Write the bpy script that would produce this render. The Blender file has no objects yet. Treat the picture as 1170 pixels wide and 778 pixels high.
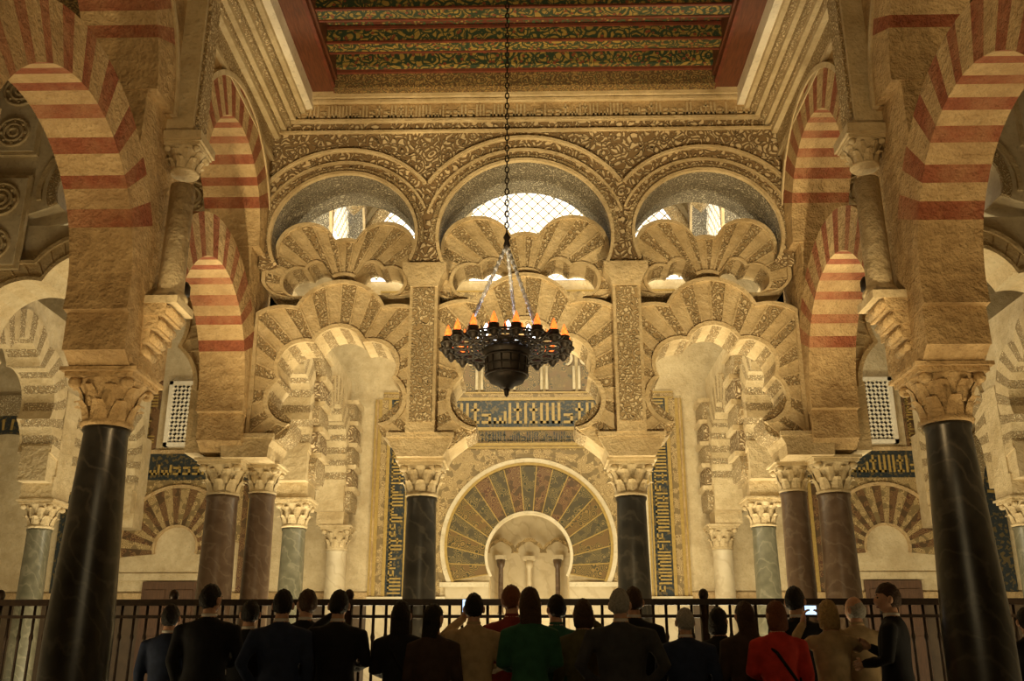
import bpy, bmesh, math, random
from mathutils import Vector, Matrix
random.seed(7)
S=math.sin; C=math.cos; PI=math.pi; R=math.radians
scn=bpy.context.scene
try: scn.view_settings.view_transform='Standard'
except Exception: pass

# ------------------------------------------------------------------ materials
def nodes(name):
    m=bpy.data.materials.new(name); m.use_nodes=True
    nt=m.node_tree; b=nt.nodes['Principled BSDF']
    return m,nt,b
def mk(name,kind,c1,c2=None,c3=None,scale=6,rough=.8,bump=.3,metal=0,emit=0,freq=30,stretch=None):
    m,nt,b=nodes(name); N=nt.nodes.new; L=nt.links.new
    c2=c2 or c1
    b.inputs['Roughness'].default_value=rough; b.inputs['Metallic'].default_value=metal
    tc=N('ShaderNodeTexCoord'); mp=N('ShaderNodeMapping'); L(tc.outputs['Object'],mp.inputs[0])
    if stretch: mp.inputs['Scale'].default_value=stretch
    def mix(f,a,bb):
        n=N('ShaderNodeMix'); n.data_type='RGBA'
        if hasattr(f,'links'): L(f,n.inputs[0])
        else: n.inputs[0].default_value=f
        for s,i in ((a,6),(bb,7)):
            if hasattr(s,'links'): L(s,n.inputs[i])
            else: n.inputs[i].default_value=(*s,1)
        return n.outputs[2]
    def ramp(src,p0,p1):
        r=N('ShaderNodeMapRange'); L(src,r.inputs[0]); r.inputs[1].default_value=p0; r.inputs[2].default_value=p1
        return r.outputs[0]
    def math_(op,a,bv=None):
        n=N('ShaderNodeMath'); n.operation=op
        for i,s in enumerate((a,bv)):
            if s is None: continue
            if hasattr(s,'links'): L(s,n.inputs[i])
            else: n.inputs[i].default_value=s
        return n.outputs[0]
    h=None
    nz=N('ShaderNodeTexNoise'); L(mp.outputs[0],nz.inputs['Vector']); nz.inputs['Scale'].default_value=scale; nz.inputs['Detail'].default_value=6
    if kind=='plain':
        col=mix(ramp(nz.outputs[0],.35,.65),c1,c2); h=nz.outputs[0]
    elif kind=='stone':
        n2=N('ShaderNodeTexNoise'); L(mp.outputs[0],n2.inputs['Vector']); n2.inputs['Scale'].default_value=1.7; n2.inputs['Detail'].default_value=8; n2.inputs['Roughness'].default_value=.65
        n3=N('ShaderNodeTexNoise'); L(mp.outputs[0],n3.inputs['Vector']); n3.inputs['Scale'].default_value=scale*3.5; n3.inputs['Detail'].default_value=4
        a=mix(ramp(nz.outputs[0],.3,.7),c2,c1)
        col=mix(math_('MULTIPLY',ramp(n2.outputs[0],.44,.66),.85),a,c3 or c2)
        col=mix(math_('MULTIPLY',ramp(n3.outputs[0],.56,.70),.35),col,tuple(x*.45 for x in c2))
        h=math_('ADD',nz.outputs[0],math_('MULTIPLY',n3.outputs[0],.4))
    elif kind=='marble':
        w=N('ShaderNodeTexWave'); L(mp.outputs[0],w.inputs['Vector']); w.inputs['Scale'].default_value=scale*.3
        w.inputs['Distortion'].default_value=14; w.inputs['Detail'].default_value=5; w.bands_direction='DIAGONAL'
        a=mix(ramp(nz.outputs[0],.35,.7),c1,c2)
        col=mix(math_('MULTIPLY',ramp(w.outputs[0],.86,1.0),.5),a,c3 or c2); h=nz.outputs[0]
    elif kind in('arab','paint'):
        add=N('ShaderNodeVectorMath'); add.operation='MULTIPLY_ADD'
        nn=N('ShaderNodeTexNoise'); L(mp.outputs[0],nn.inputs['Vector']); nn.inputs['Scale'].default_value=scale*1.2; nn.inputs['Detail'].default_value=1
        L(nn.outputs[1],add.inputs[0]); add.inputs[1].default_value=(.10*6/scale,)*3; L(mp.outputs[0],add.inputs[2])
        v=N('ShaderNodeTexVoronoi'); L(add.outputs[0],v.inputs['Vector']); v.inputs['Scale'].default_value=scale
        v.inputs['Randomness'].default_value=.6
        e=N('ShaderNodeTexVoronoi'); e.feature='DISTANCE_TO_EDGE'; L(add.outputs[0],e.inputs['Vector']); e.inputs['Scale'].default_value=scale*2.3
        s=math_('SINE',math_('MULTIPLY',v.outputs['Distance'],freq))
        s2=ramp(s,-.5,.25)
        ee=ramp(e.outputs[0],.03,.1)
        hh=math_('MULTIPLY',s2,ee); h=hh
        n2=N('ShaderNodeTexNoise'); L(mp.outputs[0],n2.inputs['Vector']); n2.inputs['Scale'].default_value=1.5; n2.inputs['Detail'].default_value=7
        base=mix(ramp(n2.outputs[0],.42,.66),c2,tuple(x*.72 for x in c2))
        col=mix(hh,c1,base)  # carving: recesses take the dark tone, shade put into the colour
        if kind=='paint':
            e2=N('ShaderNodeTexVoronoi'); L(mp.outputs[0],e2.inputs['Vector']); e2.inputs['Scale'].default_value=scale*2.5
            col=mix(ramp(e2.outputs['Distance'],.30,.22),col,c3)
    elif kind=='mosaic':
        v=N('ShaderNodeTexVoronoi'); L(mp.outputs[0],v.inputs['Vector']); v.inputs['Scale'].default_value=scale
        sp=N('ShaderNodeSeparateColor'); L(v.outputs['Color'],sp.inputs[0])
        s=ramp(math_('SINE',math_('MULTIPLY',v.outputs['Distance'],freq)),-.2,.2)
        a=mix(s,c1,c2)
        col=mix(ramp(sp.outputs[0],.68,.72),a,c3 or c2); h=v.outputs['Distance']
    if emit:
        L(col,b.inputs['Emission Color']); b.inputs['Emission Strength'].default_value=emit
    L(col,b.inputs['Base Color'])
    if bump and h is not None:
        bp=N('ShaderNodeBump'); L(h,bp.inputs['Height']); bp.inputs['Strength'].default_value=min(1,bump); bp.inputs['Distance'].default_value=.06 if kind in('arab','stone') else .03
        L(bp.outputs[0],b.inputs['Normal'])
    return m

STONE=mk('sandstone','stone',(.62,.45,.235),(.47,.325,.155),(.29,.185,.08),scale=11,bump=.8)
STONEW=mk('pale_plaster','stone',(.66,.55,.35),(.56,.445,.26),(.42,.315,.17),scale=9,bump=.4)
WHITE=mk('whitewash','stone',(.70,.62,.45),(.64,.55,.38),(.48,.39,.24),scale=6,bump=.25)
WCORN=mk('white_cornice_paint','stone',(.84,.78,.64),(.78,.72,.58),(.66,.58,.44),scale=5,bump=.1)
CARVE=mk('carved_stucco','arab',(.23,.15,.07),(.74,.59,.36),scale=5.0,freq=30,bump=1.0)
CARVEF=mk('fine_carved_stucco','arab',(.36,.255,.125),(.73,.59,.36),scale=9,freq=24,bump=1.0)
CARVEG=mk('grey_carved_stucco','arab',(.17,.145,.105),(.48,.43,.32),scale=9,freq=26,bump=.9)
SMOOTHV=mk('plain_voussoir','stone',(.67,.54,.33),(.57,.445,.25),(.43,.315,.16),scale=12,bump=.5)
RED=mk('red_brick','stone',(.36,.115,.052),(.27,.08,.038),(.45,.24,.12),scale=16,bump=.8)
CREAMV=mk('cream_voussoir','stone',(.63,.465,.25),(.52,.365,.18),(.38,.245,.115),scale=13,bump=.8)
DMARB=mk('dark_marble','marble',(.018,.017,.015),(.038,.034,.028),(.08,.07,.055),scale=7,rough=.32,bump=.05)
RMARB=mk('red_marble','marble',(.085,.052,.032),(.13,.085,.055),(.18,.135,.095),scale=9,rough=.35,bump=.05)
GMARB=mk('green_grey_marble','marble',(.085,.08,.05),(.135,.122,.08),(.21,.19,.13),scale=9,rough=.35,bump=.05)
CMARB=mk('cream_marble','marble',(.58,.49,.33),(.50,.41,.26),(.40,.31,.19),scale=5,rough=.4,bump=.03)
WOODB=mk('brown_beam_wood','plain',(.15,.048,.02),(.09,.028,.012),scale=9,stretch=(6,.6,6),rough=.5,bump=.2)
WOODR=mk('red_painted_edge','plain',(.17,.04,.02),(.11,.03,.015),scale=12,rough=.5,bump=.1)
PGREEN=mk('painted_green_wood','paint',(.022,.042,.02),(.33,.22,.05),(.19,.05,.02),scale=5,freq=22,rough=.6,bump=.1)
PRED=mk('painted_red_wood','paint',(.12,.03,.015),(.05,.10,.04),(.34,.24,.07),scale=7,freq=20,rough=.6,bump=.1)
PGOLD=mk('painted_gold_wood','paint',(.09,.05,.02),(.34,.22,.075),(.12,.11,.045),scale=9,freq=22,rough=.6,bump=.2)
IRON=mk('dark_iron','plain',(.02,.016,.012),(.035,.025,.018),scale=20,rough=.5,bump=.1,metal=.5)
RAILM=mk('railing_bronze','plain',(.035,.02,.011),(.02,.012,.008),scale=20,rough=.4,bump=.05,metal=.5)
STRAP=mk('steel_chain','plain',(.85,.88,.95),(.75,.80,.88),scale=20,rough=.4,bump=.0,metal=.1)
FLAME=mk('lamp_flame','plain',(1,.12,.015),(1,.20,.03),scale=30,emit=2.2,bump=0)
LAMPC=mk('lamp_bulb_white','plain',(.85,.92,1),scale=30,emit=12,bump=0)
GLOW=mk('window_glass','plain',(.98,.95,.84),(.80,.86,.95),scale=2,emit=1.5,bump=0)
GOLDM=mk('gold_mosaic','mosaic',(.05,.042,.016),(.26,.165,.05),(.16,.095,.032),scale=9,freq=30,rough=.45,bump=.15)
BLUEM=mk('blue_mosaic','mosaic',(.012,.02,.024),(.024,.033,.038),(.11,.08,.032),scale=26,freq=22,rough=.45,bump=.1)
REDM=mk('red_mosaic','mosaic',(.10,.04,.02),(.22,.135,.055),(.085,.05,.022),scale=10,freq=30,rough=.45,bump=.1)
GREYM=mk('grey_green_mosaic','mosaic',(.048,.046,.022),(.21,.15,.06),(.075,.06,.03),scale=10,freq=30,rough=.45,bump=.1)
GOLDL=mk('gold_letter','plain',(.42,.29,.09),(.33,.22,.06),scale=20,rough=.4,bump=.1)
BANDM=mk('ornament_band','mosaic',(.24,.16,.065),(.48,.355,.17),(.20,.14,.06),scale=12,freq=26,rough=.5,bump=.2)
FLOORM=mk('stone_floor','marble',(.16,.11,.07),(.22,.16,.10),(.28,.21,.14),scale=3,rough=.35,bump=.05)
DOORM=mk('door_wood','plain',(.12,.06,.03),(.08,.04,.02),scale=9,stretch=(6,6,.6),rough=.5,bump=.2)
DADO=mk('dark_dado','plain',(.10,.065,.035),(.07,.045,.025),scale=5,rough=.5,bump=.1)
VOID=mk('dark_window_void','plain',(.05,.04,.03),scale=4)

# ------------------------------------------------------------------ mesh builder
class MB:
    def __init__(s,*mats): s.v=[];s.f=[];s.m=[];s.s=[];s.M=Matrix(); s.mats=list(mats)
    def mi(s,m):
        if m not in s.mats: s.mats.append(m)
        return s.mats.index(m)
    def av(s,p): s.v.append(tuple(s.M@Vector(p))); return len(s.v)-1
    def face(s,ix,m,sm=False): s.f.append(ix); s.m.append(s.mi(m)); s.s.append(sm)
    def box(s,x0,x1,y0,y1,z0,z1,m):
        i=[s.av(p) for p in ((x0,y0,z0),(x1,y0,z0),(x1,y1,z0),(x0,y1,z0),(x0,y0,z1),(x1,y0,z1),(x1,y1,z1),(x0,y1,z1))]
        for q in ((0,3,2,1),(4,5,6,7),(0,1,5,4),(1,2,6,5),(2,3,7,6),(3,0,4,7)): s.face([i[k] for k in q],m)
    def prism(s,poly,d0,d1,m):
        a=[s.av((p[0],d0,p[1])) for p in poly]; b=[s.av((p[0],d1,p[1])) for p in poly]
        s.face(a,m); s.face(b[::-1],m); n=len(poly)
        for i in range(n): s.face([a[i],b[i],b[(i+1)%n],a[(i+1)%n]],m)
    def strip(s,inn,out,d0,d1,mf,msoff=None):
        n=len(inn); q=[]
        fn=not isinstance(mf,bpy.types.Material)
        for i in range(n):
            q.append((s.av((inn[i][0],d0,inn[i][1])),s.av((out[i][0],d0,out[i][1])),s.av((inn[i][0],d1,inn[i][1])),s.av((out[i][0],d1,out[i][1]))))
        for i in range(n-1):
            m=mf(i) if fn else mf
            a=q[i];b=q[i+1]
            s.face([a[0],a[1],b[1],b[0]],m); s.face([a[2],b[2],b[3],a[3]],m)
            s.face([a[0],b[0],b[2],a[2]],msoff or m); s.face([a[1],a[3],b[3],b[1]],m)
        m=mf(0) if fn else mf
        a=q[0]; s.face([a[0],a[2],a[3],a[1]],m); a=q[-1]; s.face([a[0],a[1],a[3],a[2]],m)
    def lathe(s,prof,x,y,seg,m,sx=1,sy=1,sm=True):
        rings=[]
        for r,z in prof: rings.append([s.av((x+r*sx*C(2*PI*k/seg),y+r*sy*S(2*PI*k/seg),z)) for k in range(seg)])
        for a,b in zip(rings,rings[1:]):
            for k in range(seg): s.face([a[k],a[(k+1)%seg],b[(k+1)%seg],b[k]],m,sm)
        s.face(rings[0][::-1],m); s.face(rings[-1],m)
    def rings(s,rs,seg,m):
        R_=[]
        for cx,cy,cz,rx,ry in rs: R_.append([s.av((cx+rx*C(2*PI*k/seg),cy+ry*S(2*PI*k/seg),cz)) for k in range(seg)])
        for a,b in zip(R_,R_[1:]):
            for k in range(seg): s.face([a[k],a[(k+1)%seg],b[(k+1)%seg],b[k]],m,True)
        s.face(R_[0][::-1],m,True); s.face(R_[-1],m,True)
    def tube(s,pts,rad,m,seg=8,sm=True):
        pts=[Vector(p) for p in pts]; R_=[]
        if not hasattr(rad,'__len__'): rad=[rad]*len(pts)
        for i,p in enumerate(pts):
            d=(pts[min(i+1,len(pts)-1)]-pts[max(i-1,0)]).normalized()
            u=d.orthogonal() if abs(d.y)>.99 else d.cross(Vector((0,1,0))); u.normalize(); w=d.cross(u)
            R_.append([s.av(p+(u*C(2*PI*k/seg)+w*S(2*PI*k/seg))*rad[i]) for k in range(seg)])
        for a,b in zip(R_,R_[1:]):
            for k in range(seg): s.face([a[k],a[(k+1)%seg],b[(k+1)%seg],b[k]],m,sm)
        s.face(R_[0][::-1],m,sm); s.face(R_[-1],m,sm)
    def ell(s,c,r,m,seg=16,n=10,fn=None):
        rs=[]
        top=s.av((c[0],c[1],c[2]+r[2])) if not fn else s.av(Vector(c)+Vector(fn((0,0,1)))*1)
        bot=s.av((c[0],c[1],c[2]-r[2])) if not fn else s.av(Vector(c)+Vector(fn((0,0,-1)))*1)
        for j in range(1,n):
            t=PI*j/n; row=[]
            for k in range(seg):
                p=(S(t)*C(2*PI*k/seg),S(t)*S(2*PI*k/seg),C(t))
                q=fn(p) if fn else (p[0]*r[0],p[1]*r[1],p[2]*r[2])
                row.append(s.av((c[0]+q[0],c[1]+q[1],c[2]+q[2])))
            rs.append(row)
        for k in range(seg):
            s.face([top,rs[0][k],rs[0][(k+1)%seg]],m,True); s.face([bot,rs[-1][(k+1)%seg],rs[-1][k]],m,True)
        for a,b in zip(rs,rs[1:]):
            for k in range(seg): s.face([a[k],b[k],b[(k+1)%seg],a[(k+1)%seg]],m,True)
    def torus(s,c,r,t,m,seg=32,ts=6,plane='xy'):
        R_=[]
        for i in range(seg):
            a=2*PI*i/seg; row=[]
            for k in range(ts):
                b=2*PI*k/ts; rr=r+t*C(b); h=t*S(b)
                p=(rr*C(a),rr*S(a),h) if plane=='xy' else (rr*C(a),h,rr*S(a))
                row.append(s.av((c[0]+p[0],c[1]+p[1],c[2]+p[2])))
            R_.append(row)
        for i in range(seg):
            a=R_[i];b=R_[(i+1)%seg]
            for k in range(ts): s.face([a[k],b[k],b[(k+1)%ts],a[(k+1)%ts]],m,True)
    def mesh(s,name,fix=True):
        me=bpy.data.meshes.new(name); me.from_pydata(s.v,[],s.f)
        for m in s.mats: me.materials.append(m)
        me.polygons.foreach_set('material_index',s.m); me.polygons.foreach_set('use_smooth',s.s); me.update()
        if fix:
            bm=bmesh.new(); bm.from_mesh(me); bmesh.ops.recalc_face_normals(bm,faces=bm.faces); bm.to_mesh(me); bm.free()
        return me
    def obj(s,name,parent=None,fix=True):
        o=bpy.data.objects.new(name,s.mesh(name,fix)); scn.collection.objects.link(o)
        if parent: o.parent=parent
        return o
def empty(name,loc=(0,0,0)):
    o=bpy.data.objects.new(name,None); scn.collection.objects.link(o); o.location=loc; return o

# ------------------------------------------------------------------ arch helpers (2-D: a , z)
def polar(cx,cz,r,a): return (cx+r*C(a),cz+r*S(a))
def rectpt(cx,cz,a,x0,x1,z0,z1):
    c,s_=C(a),S(a); t=1e9
    if c>1e-6: t=min(t,(x1-cx)/c)
    if c<-1e-6: t=min(t,(x0-cx)/c)
    if s_>1e-6: t=min(t,(z1-cz)/s_)
    if s_<-1e-6: t=min(t,(z0-cz)/s_)
    return (cx+t*c,cz+t*s_)
def angs(a0,a1,n,cx=None,cz=None,rect=None):
    L=[a0+(a1-a0)*i/n for i in range(n+1)]
    if rect:
        x0,x1,z0,z1=rect
        for x in (x0,x1):
            a=math.atan2(z1-cz,x-cx)
            if a0<a<a1: L.append(a)
        L=sorted(L)
    return L
LOB=[R(90+d) for d in(-104,-52,0,52,104)]
def lobr(a,RR,r,lobs=LOB):
    best=0
    for l in lobs:
        d=a-l; q=r*r-(RR*S(d))**2
        if q>=0 and C(d)>0: best=max(best,RR*C(d)+math.sqrt(q))
    return best
def circ(a,ox,oz,cs):
    best=0
    for cx,cz,r in cs:
        dx,dz=cx-ox,cz-oz; p=dx*C(a)+dz*S(a); q=r*r-(dx*dx+dz*dz-p*p)
        if q>=0 and p+math.sqrt(q)>best: best=p+math.sqrt(q)
    return best
def rims(mb,inn,out,d0,e,m,wi=.055,wo=.05):
    for side in(0,1):
        ii=[];oo=[]
        for p,q in zip(inn,out):
            v=Vector((q[0]-p[0],q[1]-p[1])); v.normalize()
            if side==0: ii.append(p); oo.append((p[0]+v.x*wi,p[1]+v.y*wi))
            else: ii.append((q[0]-v.x*wo,q[1]-v.y*wo)); oo.append(q)
        mb.strip(ii,oo,d0-e,d0,m)
def joints(mb,inn,out,vp,d0,m):
    for i in range(vp,len(inn)-1,vp):
        p=Vector(inn[i]); q=Vector(out[i]); v=q-p
        if v.length<.14: continue
        v.normalize(); nn=Vector((-v.y,v.x))*.009
        p=p+v*.05; q=q-v*.05
        mb.prism([tuple(p+nn),tuple(q+nn),tuple(q-nn),tuple(p-nn)],d0-.015,d0,m)
def lobed(mb,cx,zc,hb,sc,d0,d1,vp,carv,plain,th=.67,a_end=40):
    a0,a1=R(-a_end),R(180+a_end); n=160
    A=angs(a0,a1,n); inn=[];out=[]
    ro=.62*(.5+.5*sc); Ro=(.91*sc+th)-ro
    for a in A:
        ri=lobr(a,.55*sc,.36*sc); re=max(lobr(a,Ro,ro),ri+.1)
        inn.append(polar(cx,zc,ri,a)); p=polar(cx,zc,re,a)
        out.append((max(cx-hb,min(cx+hb,p[0])),p[1]))
    mb.strip(inn,out,d0,d1,lambda i:(carv if (i//vp)%2 else plain),)
    joints(mb,inn,out,vp,d0,plain)
    rims(mb,inn,out,d0,.04,plain)
    return A,inn,out
def wallarch(mb,cx,cz,r,rect,d0,d1,m,a_end=20,n=40,msoff=None):
    A=angs(R(-a_end),R(180+a_end),n,cx,cz,rect)
    mb.strip([polar(cx,cz,r,a) for a in A],[rectpt(cx,cz,a,*rect) for a in A],d0,d1,m,msoff)
def ring(mb,cx,cz,r0,r1,a0,a1,n,d0,d1,mf,cz1=None):
    A=angs(a0,a1,n)
    mb.strip([polar(cx,cz,r0,a) for a in A],[polar(cx,cz1 if cz1 is not None else cz,r1,a) for a in A],d0,d1,mf)
def kufic(mb,a0,a1,z0,z1,d0,d1,m,vertical=False):
    if vertical: L=z1-z0; h=a1-a0
    else: L=a1-a0; h=z1-z0
    w=h*.10; x=w
    def rect(x0,x1,y0,y1):
        x1=min(x1,L)
        if vertical: mb.box(a0+y0,a0+y1,d0,d1,z1-x1,z1-x0,m)
        else: mb.box(a0+x0,a0+x1,d0,d1,z0+y0,z0+y1,m)
    while x<L-h*.3:
        k=random.random(); b=h*.12
        if k<.3: rect(x,x+w,b,h*.92); x+=w*2.0
        elif k<.5: rect(x,x+w,b,h*.92); rect(x+w*2.2,x+w*3.2,b,h*.92); rect(x,x+w*3.2,b,b+w); x+=w*4.4
        elif k<.7: rect(x,x+h*.35,b,b+w); rect(x+h*.25,x+h*.35,b,h*.45); rect(x,x+h*.35,h*.40,h*.40+w); x+=h*.45
        elif k<.85: rect(x,x+h*.45,b,b+w); rect(x,x+w,b,h*.35);rect(x+h*.2,x+h*.2+w,b,h*.35); rect(x+h*.38,x+h*.38+w,b,h*.6); x+=h*.56
        else: rect(x,x+w*3,h*.6,h*.6+w); rect(x+w,x+w*2,b,h*.92); rect(x,x+w*3,b,b+w); x+=w*4
def lattice(mb,x0,x1,z0,z1,d0,d1,st,w,m):
    def seg(p,q):
        v=Vector((q[0]-p[0],q[1]-p[1])); v.normalize(); n=Vector((-v.y,v.x))*w/2
        mb.prism([(p[0]+n.x,p[1]+n.y),(q[0]+n.x,q[1]+n.y),(q[0]-n.x,q[1]-n.y),(p[0]-n.x,p[1]-n.y)],d0,d1,m)
    c=st/2; W=x1-x0;H=z1-z0
    while c<W+H:
        p=(x0+min(c,W),z0+max(0,c-W)); q=(x0+max(0,c-H),z0+min(c,H)); seg(p,q)
        p=(x1-min(c,W),z0+max(0,c-W)); q=(x1-max(0,c-H),z0+min(c,H)); seg(p,q)
        c+=st

# ------------------------------------------------------------------ columns
def capital(mb,x,y,zt,sc,m):
    H=.42*sc; z0=zt-H
    mb.lathe([(.185*sc,z0),(.20*sc,z0+.03*sc),(.175*sc,z0+.05*sc),(.18*sc,z0+.15*sc),(.20*sc,z0+.25*sc),(.25*sc,z0+.34*sc),(.26*sc,z0+.35*sc)],x,y,20,m)
    for row,(zb,h,rb,off) in enumerate(((.04,.15,.18,0),(.14,.17,.19,.5))):
        for k in range(8):
            a=2*PI*(k+off)/8; g=[]
            for t,ro in ((0,.0),(.35,.012),(.7,.028),(.95,.06),(.88,.085)):
                row_=[]
                w=.065*sc*(1-.45*t*t)
                for u,dr in((-1,-.012),(0,.008),(1,-.012)):
                    r=(rb+ro+dr)*sc; 
                    row_.append(mb.av((x+r*C(a)-u*w*S(a),y+r*S(a)+u*w*C(a),z0+(zb+t*h)*sc)))
                g.append(row_)
            for p,q in zip(g,g[1:]):
                for i in(0,1): mb.face([p[i],p[i+1],q[i+1],q[i]],m,False)
    for k in range(4):
        a=PI/4+k*PI/2; r=.285*sc
        cx,cy=x+r*C(a),y+r*S(a)
        mb.ell((cx,cy,z0+.315*sc),(.05*sc,.05*sc,.045*sc),m,8,6)
    mb.box(x-.26*sc,x+.26*sc,y-.26*sc,y+.26*sc,zt-.07*sc,zt-.03*sc,m)
    mb.box(x-.29*sc,x+.29*sc,y-.29*sc,y+.29*sc,zt-.03*sc,zt,m)
def column(x,y,zt,rb,rt,shaft,capm,sc=1.0,name='marble_column'):
    mb=MB(shaft,capm)
    zc=zt-.42*sc
    mb.box(x-rb*1.5,x+rb*1.5,y-rb*1.5,y+rb*1.5,0,.12,capm)
    mb.lathe([(rb*1.4,.12),(rb*1.45,.16),(rb*1.35,.21),(rb*1.15,.24),(rb*1.25,.28),(rb*1.05,.31)],x,y,24,capm)
    mb.lathe([(rb,.31),(rb*1.0,.9),(rb*.97+rt*.03,1.4),(.5*(rb+rt),2.2),(rt,zc-.05),(rt*1.08,zc-.03),(rt*1.08,zc)],x,y,28,shaft)
    capital(mb,x,y,zt,sc,capm)
    return mb.obj(name,fix=False)
ZC=3.52
for sx in(-1,1):
    column(sx*3.57,8.1,ZC,.265,.18,DMARB,STONE,1.12)
    column(sx*3.60,11.5,ZC-.06,.21,.18,RMARB,STONEW)
    column(sx*3.20,11.75,ZC-.06,.17,.15,RMARB,STONEW,.85)
    column(sx*1.233,11.5,ZC-.08,.20,.17,DMARB,STONEW)
    column(sx*3.50,14.7,ZC,.19,.17,GMARB,SMOOTHV)
    column(sx*3.42,17.6,ZC,.19,.17,CMARB,SMOOTHV)
    column(sx*7.35,14.7,ZC,.19,.17,GMARB,SMOOTHV)
    column(sx*7.35,11.5,ZC,.19,.17,RMARB,SMOOTHV)
    column(sx*3.57,4.7,ZC,.235,.175,RMARB,STONE,1.08)
    column(sx*3.57,1.3,ZC,.235,.175,DMARB,STONE,1.08)

# ------------------------------------------------------------------ carved screen
mb=MB(CARVE,CARVEF,SMOOTHV)
KS=.95
mb.M=Matrix.Translation((0,0,ZC-.08))@Matrix.Diagonal((1,1,KS,1))@Matrix.Translation((0,0,-ZC))
F0=11.10; F1=11.95; ZT=8.62
bays=[(0,1.233,1.07,1.0),(-2.266,1.033,.90,.90),(2.266,1.033,.90,.90)]
for cx,hb,r,sc in bays:
    zu=6.45
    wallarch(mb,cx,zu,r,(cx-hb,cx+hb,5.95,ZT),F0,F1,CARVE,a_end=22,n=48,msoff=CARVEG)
    ring(mb,cx,zu,r,r+.04,R(-22),R(202),56,F0-.06,F0,SMOOTHV)
    ring(mb,cx,zu,r+.04,r+.11,R(-5),R(185),56,F0-.02,F0,CARVEF)
    ro=r+.38; am=math.acos(min(.999,(hb-.01)/(ro)))
    ring(mb,cx,zu,ro-.035,ro,am,PI-am,40,F0-.06,F0,SMOOTHV)
    a2=max(.02,math.acos(min(.999,(hb-.01)/(ro-.18))))
    ring(mb,cx,zu,ro-.21,ro-.18,a2,PI-a2,40,F0-.04,F0,SMOOTHV)
    zl=4.38+(1-sc)*.1
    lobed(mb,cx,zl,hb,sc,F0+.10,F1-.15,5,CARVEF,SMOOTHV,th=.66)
    ex,ez=.583*sc,zl-.49*sc
    for sx in(-1,1):
        P=[(ex-.005,ez+.06)]
        for i in range(9):
            t=i/8*PI/2; P.append((ex+(hb-.36-ex)*(1-C(t)),ez-(ez-ZC-.24)*S(t)))
        P+=[(hb-.05,ZC+.24),(hb-.05,ez+.5),(ex+.25,ez+.3)]
        P=[(cx+sx*x,z) for x,z in P]
        mb.prism(P,F0+.12,F1-.17,CARVEF)
    k=hb/1.233
    ex_=[(.60*k,6.36,.46*k),(-.60*k,6.36,.46*k),(0,6.16,.42*k),(.88*k,6.00,.37*k),(-.88*k,6.00,.37*k)]
    in_=[(.66*k,5.88,.24*k),(-.66*k,5.88,.24*k),(.40*k,6.02,.16*k),(-.40*k,6.02,.16*k),(0,5.72,.30*k)]
    A=angs(R(-6),R(186),144); oz=5.72
    inn=[];out=[]
    for a in A:
        ri=max(circ(a,0,oz,in_),.1); re=max(circ(a,0,oz,ex_),ri+.12)
        inn.append(polar(cx,oz,ri,a)); p=polar(cx,oz,re,a); out.append((max(cx-hb,min(cx+hb,p[0])),p[1]))
    mb.strip(inn,out,F0+.2,F1-.2,lambda i:(CARVEF if (i//6)%2 else SMOOTHV))
    joints(mb,inn,out,6,F0+.2,SMOOTHV); rims(mb,inn,out,F0+.2,.04,SMOOTHV,.045,.05)
for px_ in(-1.233,1.233,-3.28,3.28):
    w=.36 if abs(px_)<2 else .30
    mb.prism([(px_-.27,ZC),(px_+.27,ZC),(px_+w-.02,ZC+.14),(px_+w+.02,ZC+.22),(px_+w+.02,ZC+.30),(px_-w-.02,ZC+.30),(px_-w-.02,ZC+.22),(px_-w+.02,ZC+.14)],F0+.02,F1-.1,SMOOTHV)
    mb.box(px_-w-.035,px_+w+.035,F0+.0,F0+.03,ZC+.24,ZC+.295,SMOOTHV)
    mb.box(px_-w+.08,px_+w-.08,F0+.15,F1-.20,ZC+.28,4.4,CARVEF)
    if abs(px_)<2:
        mb.box(px_-.17,px_+.17,F0-.02,F1-.12,ZC+.29,5.80,SMOOTHV)
        mb.box(px_-.13,px_+.13,F0-.045,F0-.02,ZC+.42,5.70,CARVEF)
        mb.prism([(px_-.17,5.72),(px_+.17,5.72),(px_+.21,5.85),(px_+.27,5.95),(px_+.27,6.05),(px_-.27,6.05),(px_-.27,5.95),(px_-.21,5.85)],F0-.06,F1+.01,SMOOTHV)
for z0,z1,p in((7.98,8.01,.05),(8.14,8.18,.06),(8.44,8.48,.07),(8.50,8.62,.10)):
    mb.box(-3.3,3.3,F0-p,F0,z0,z1,SMOOTHV)
mb.box(-3.3,3.3,F0-.012,F0,8.18,8.44,STONE)
kufic(mb,-3.2,3.2,8.2,8.42,F0-.035,F0-.012,SMOOTHV)
mb.obj('carved_arcade_screen')
ZTOP=8.25
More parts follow.
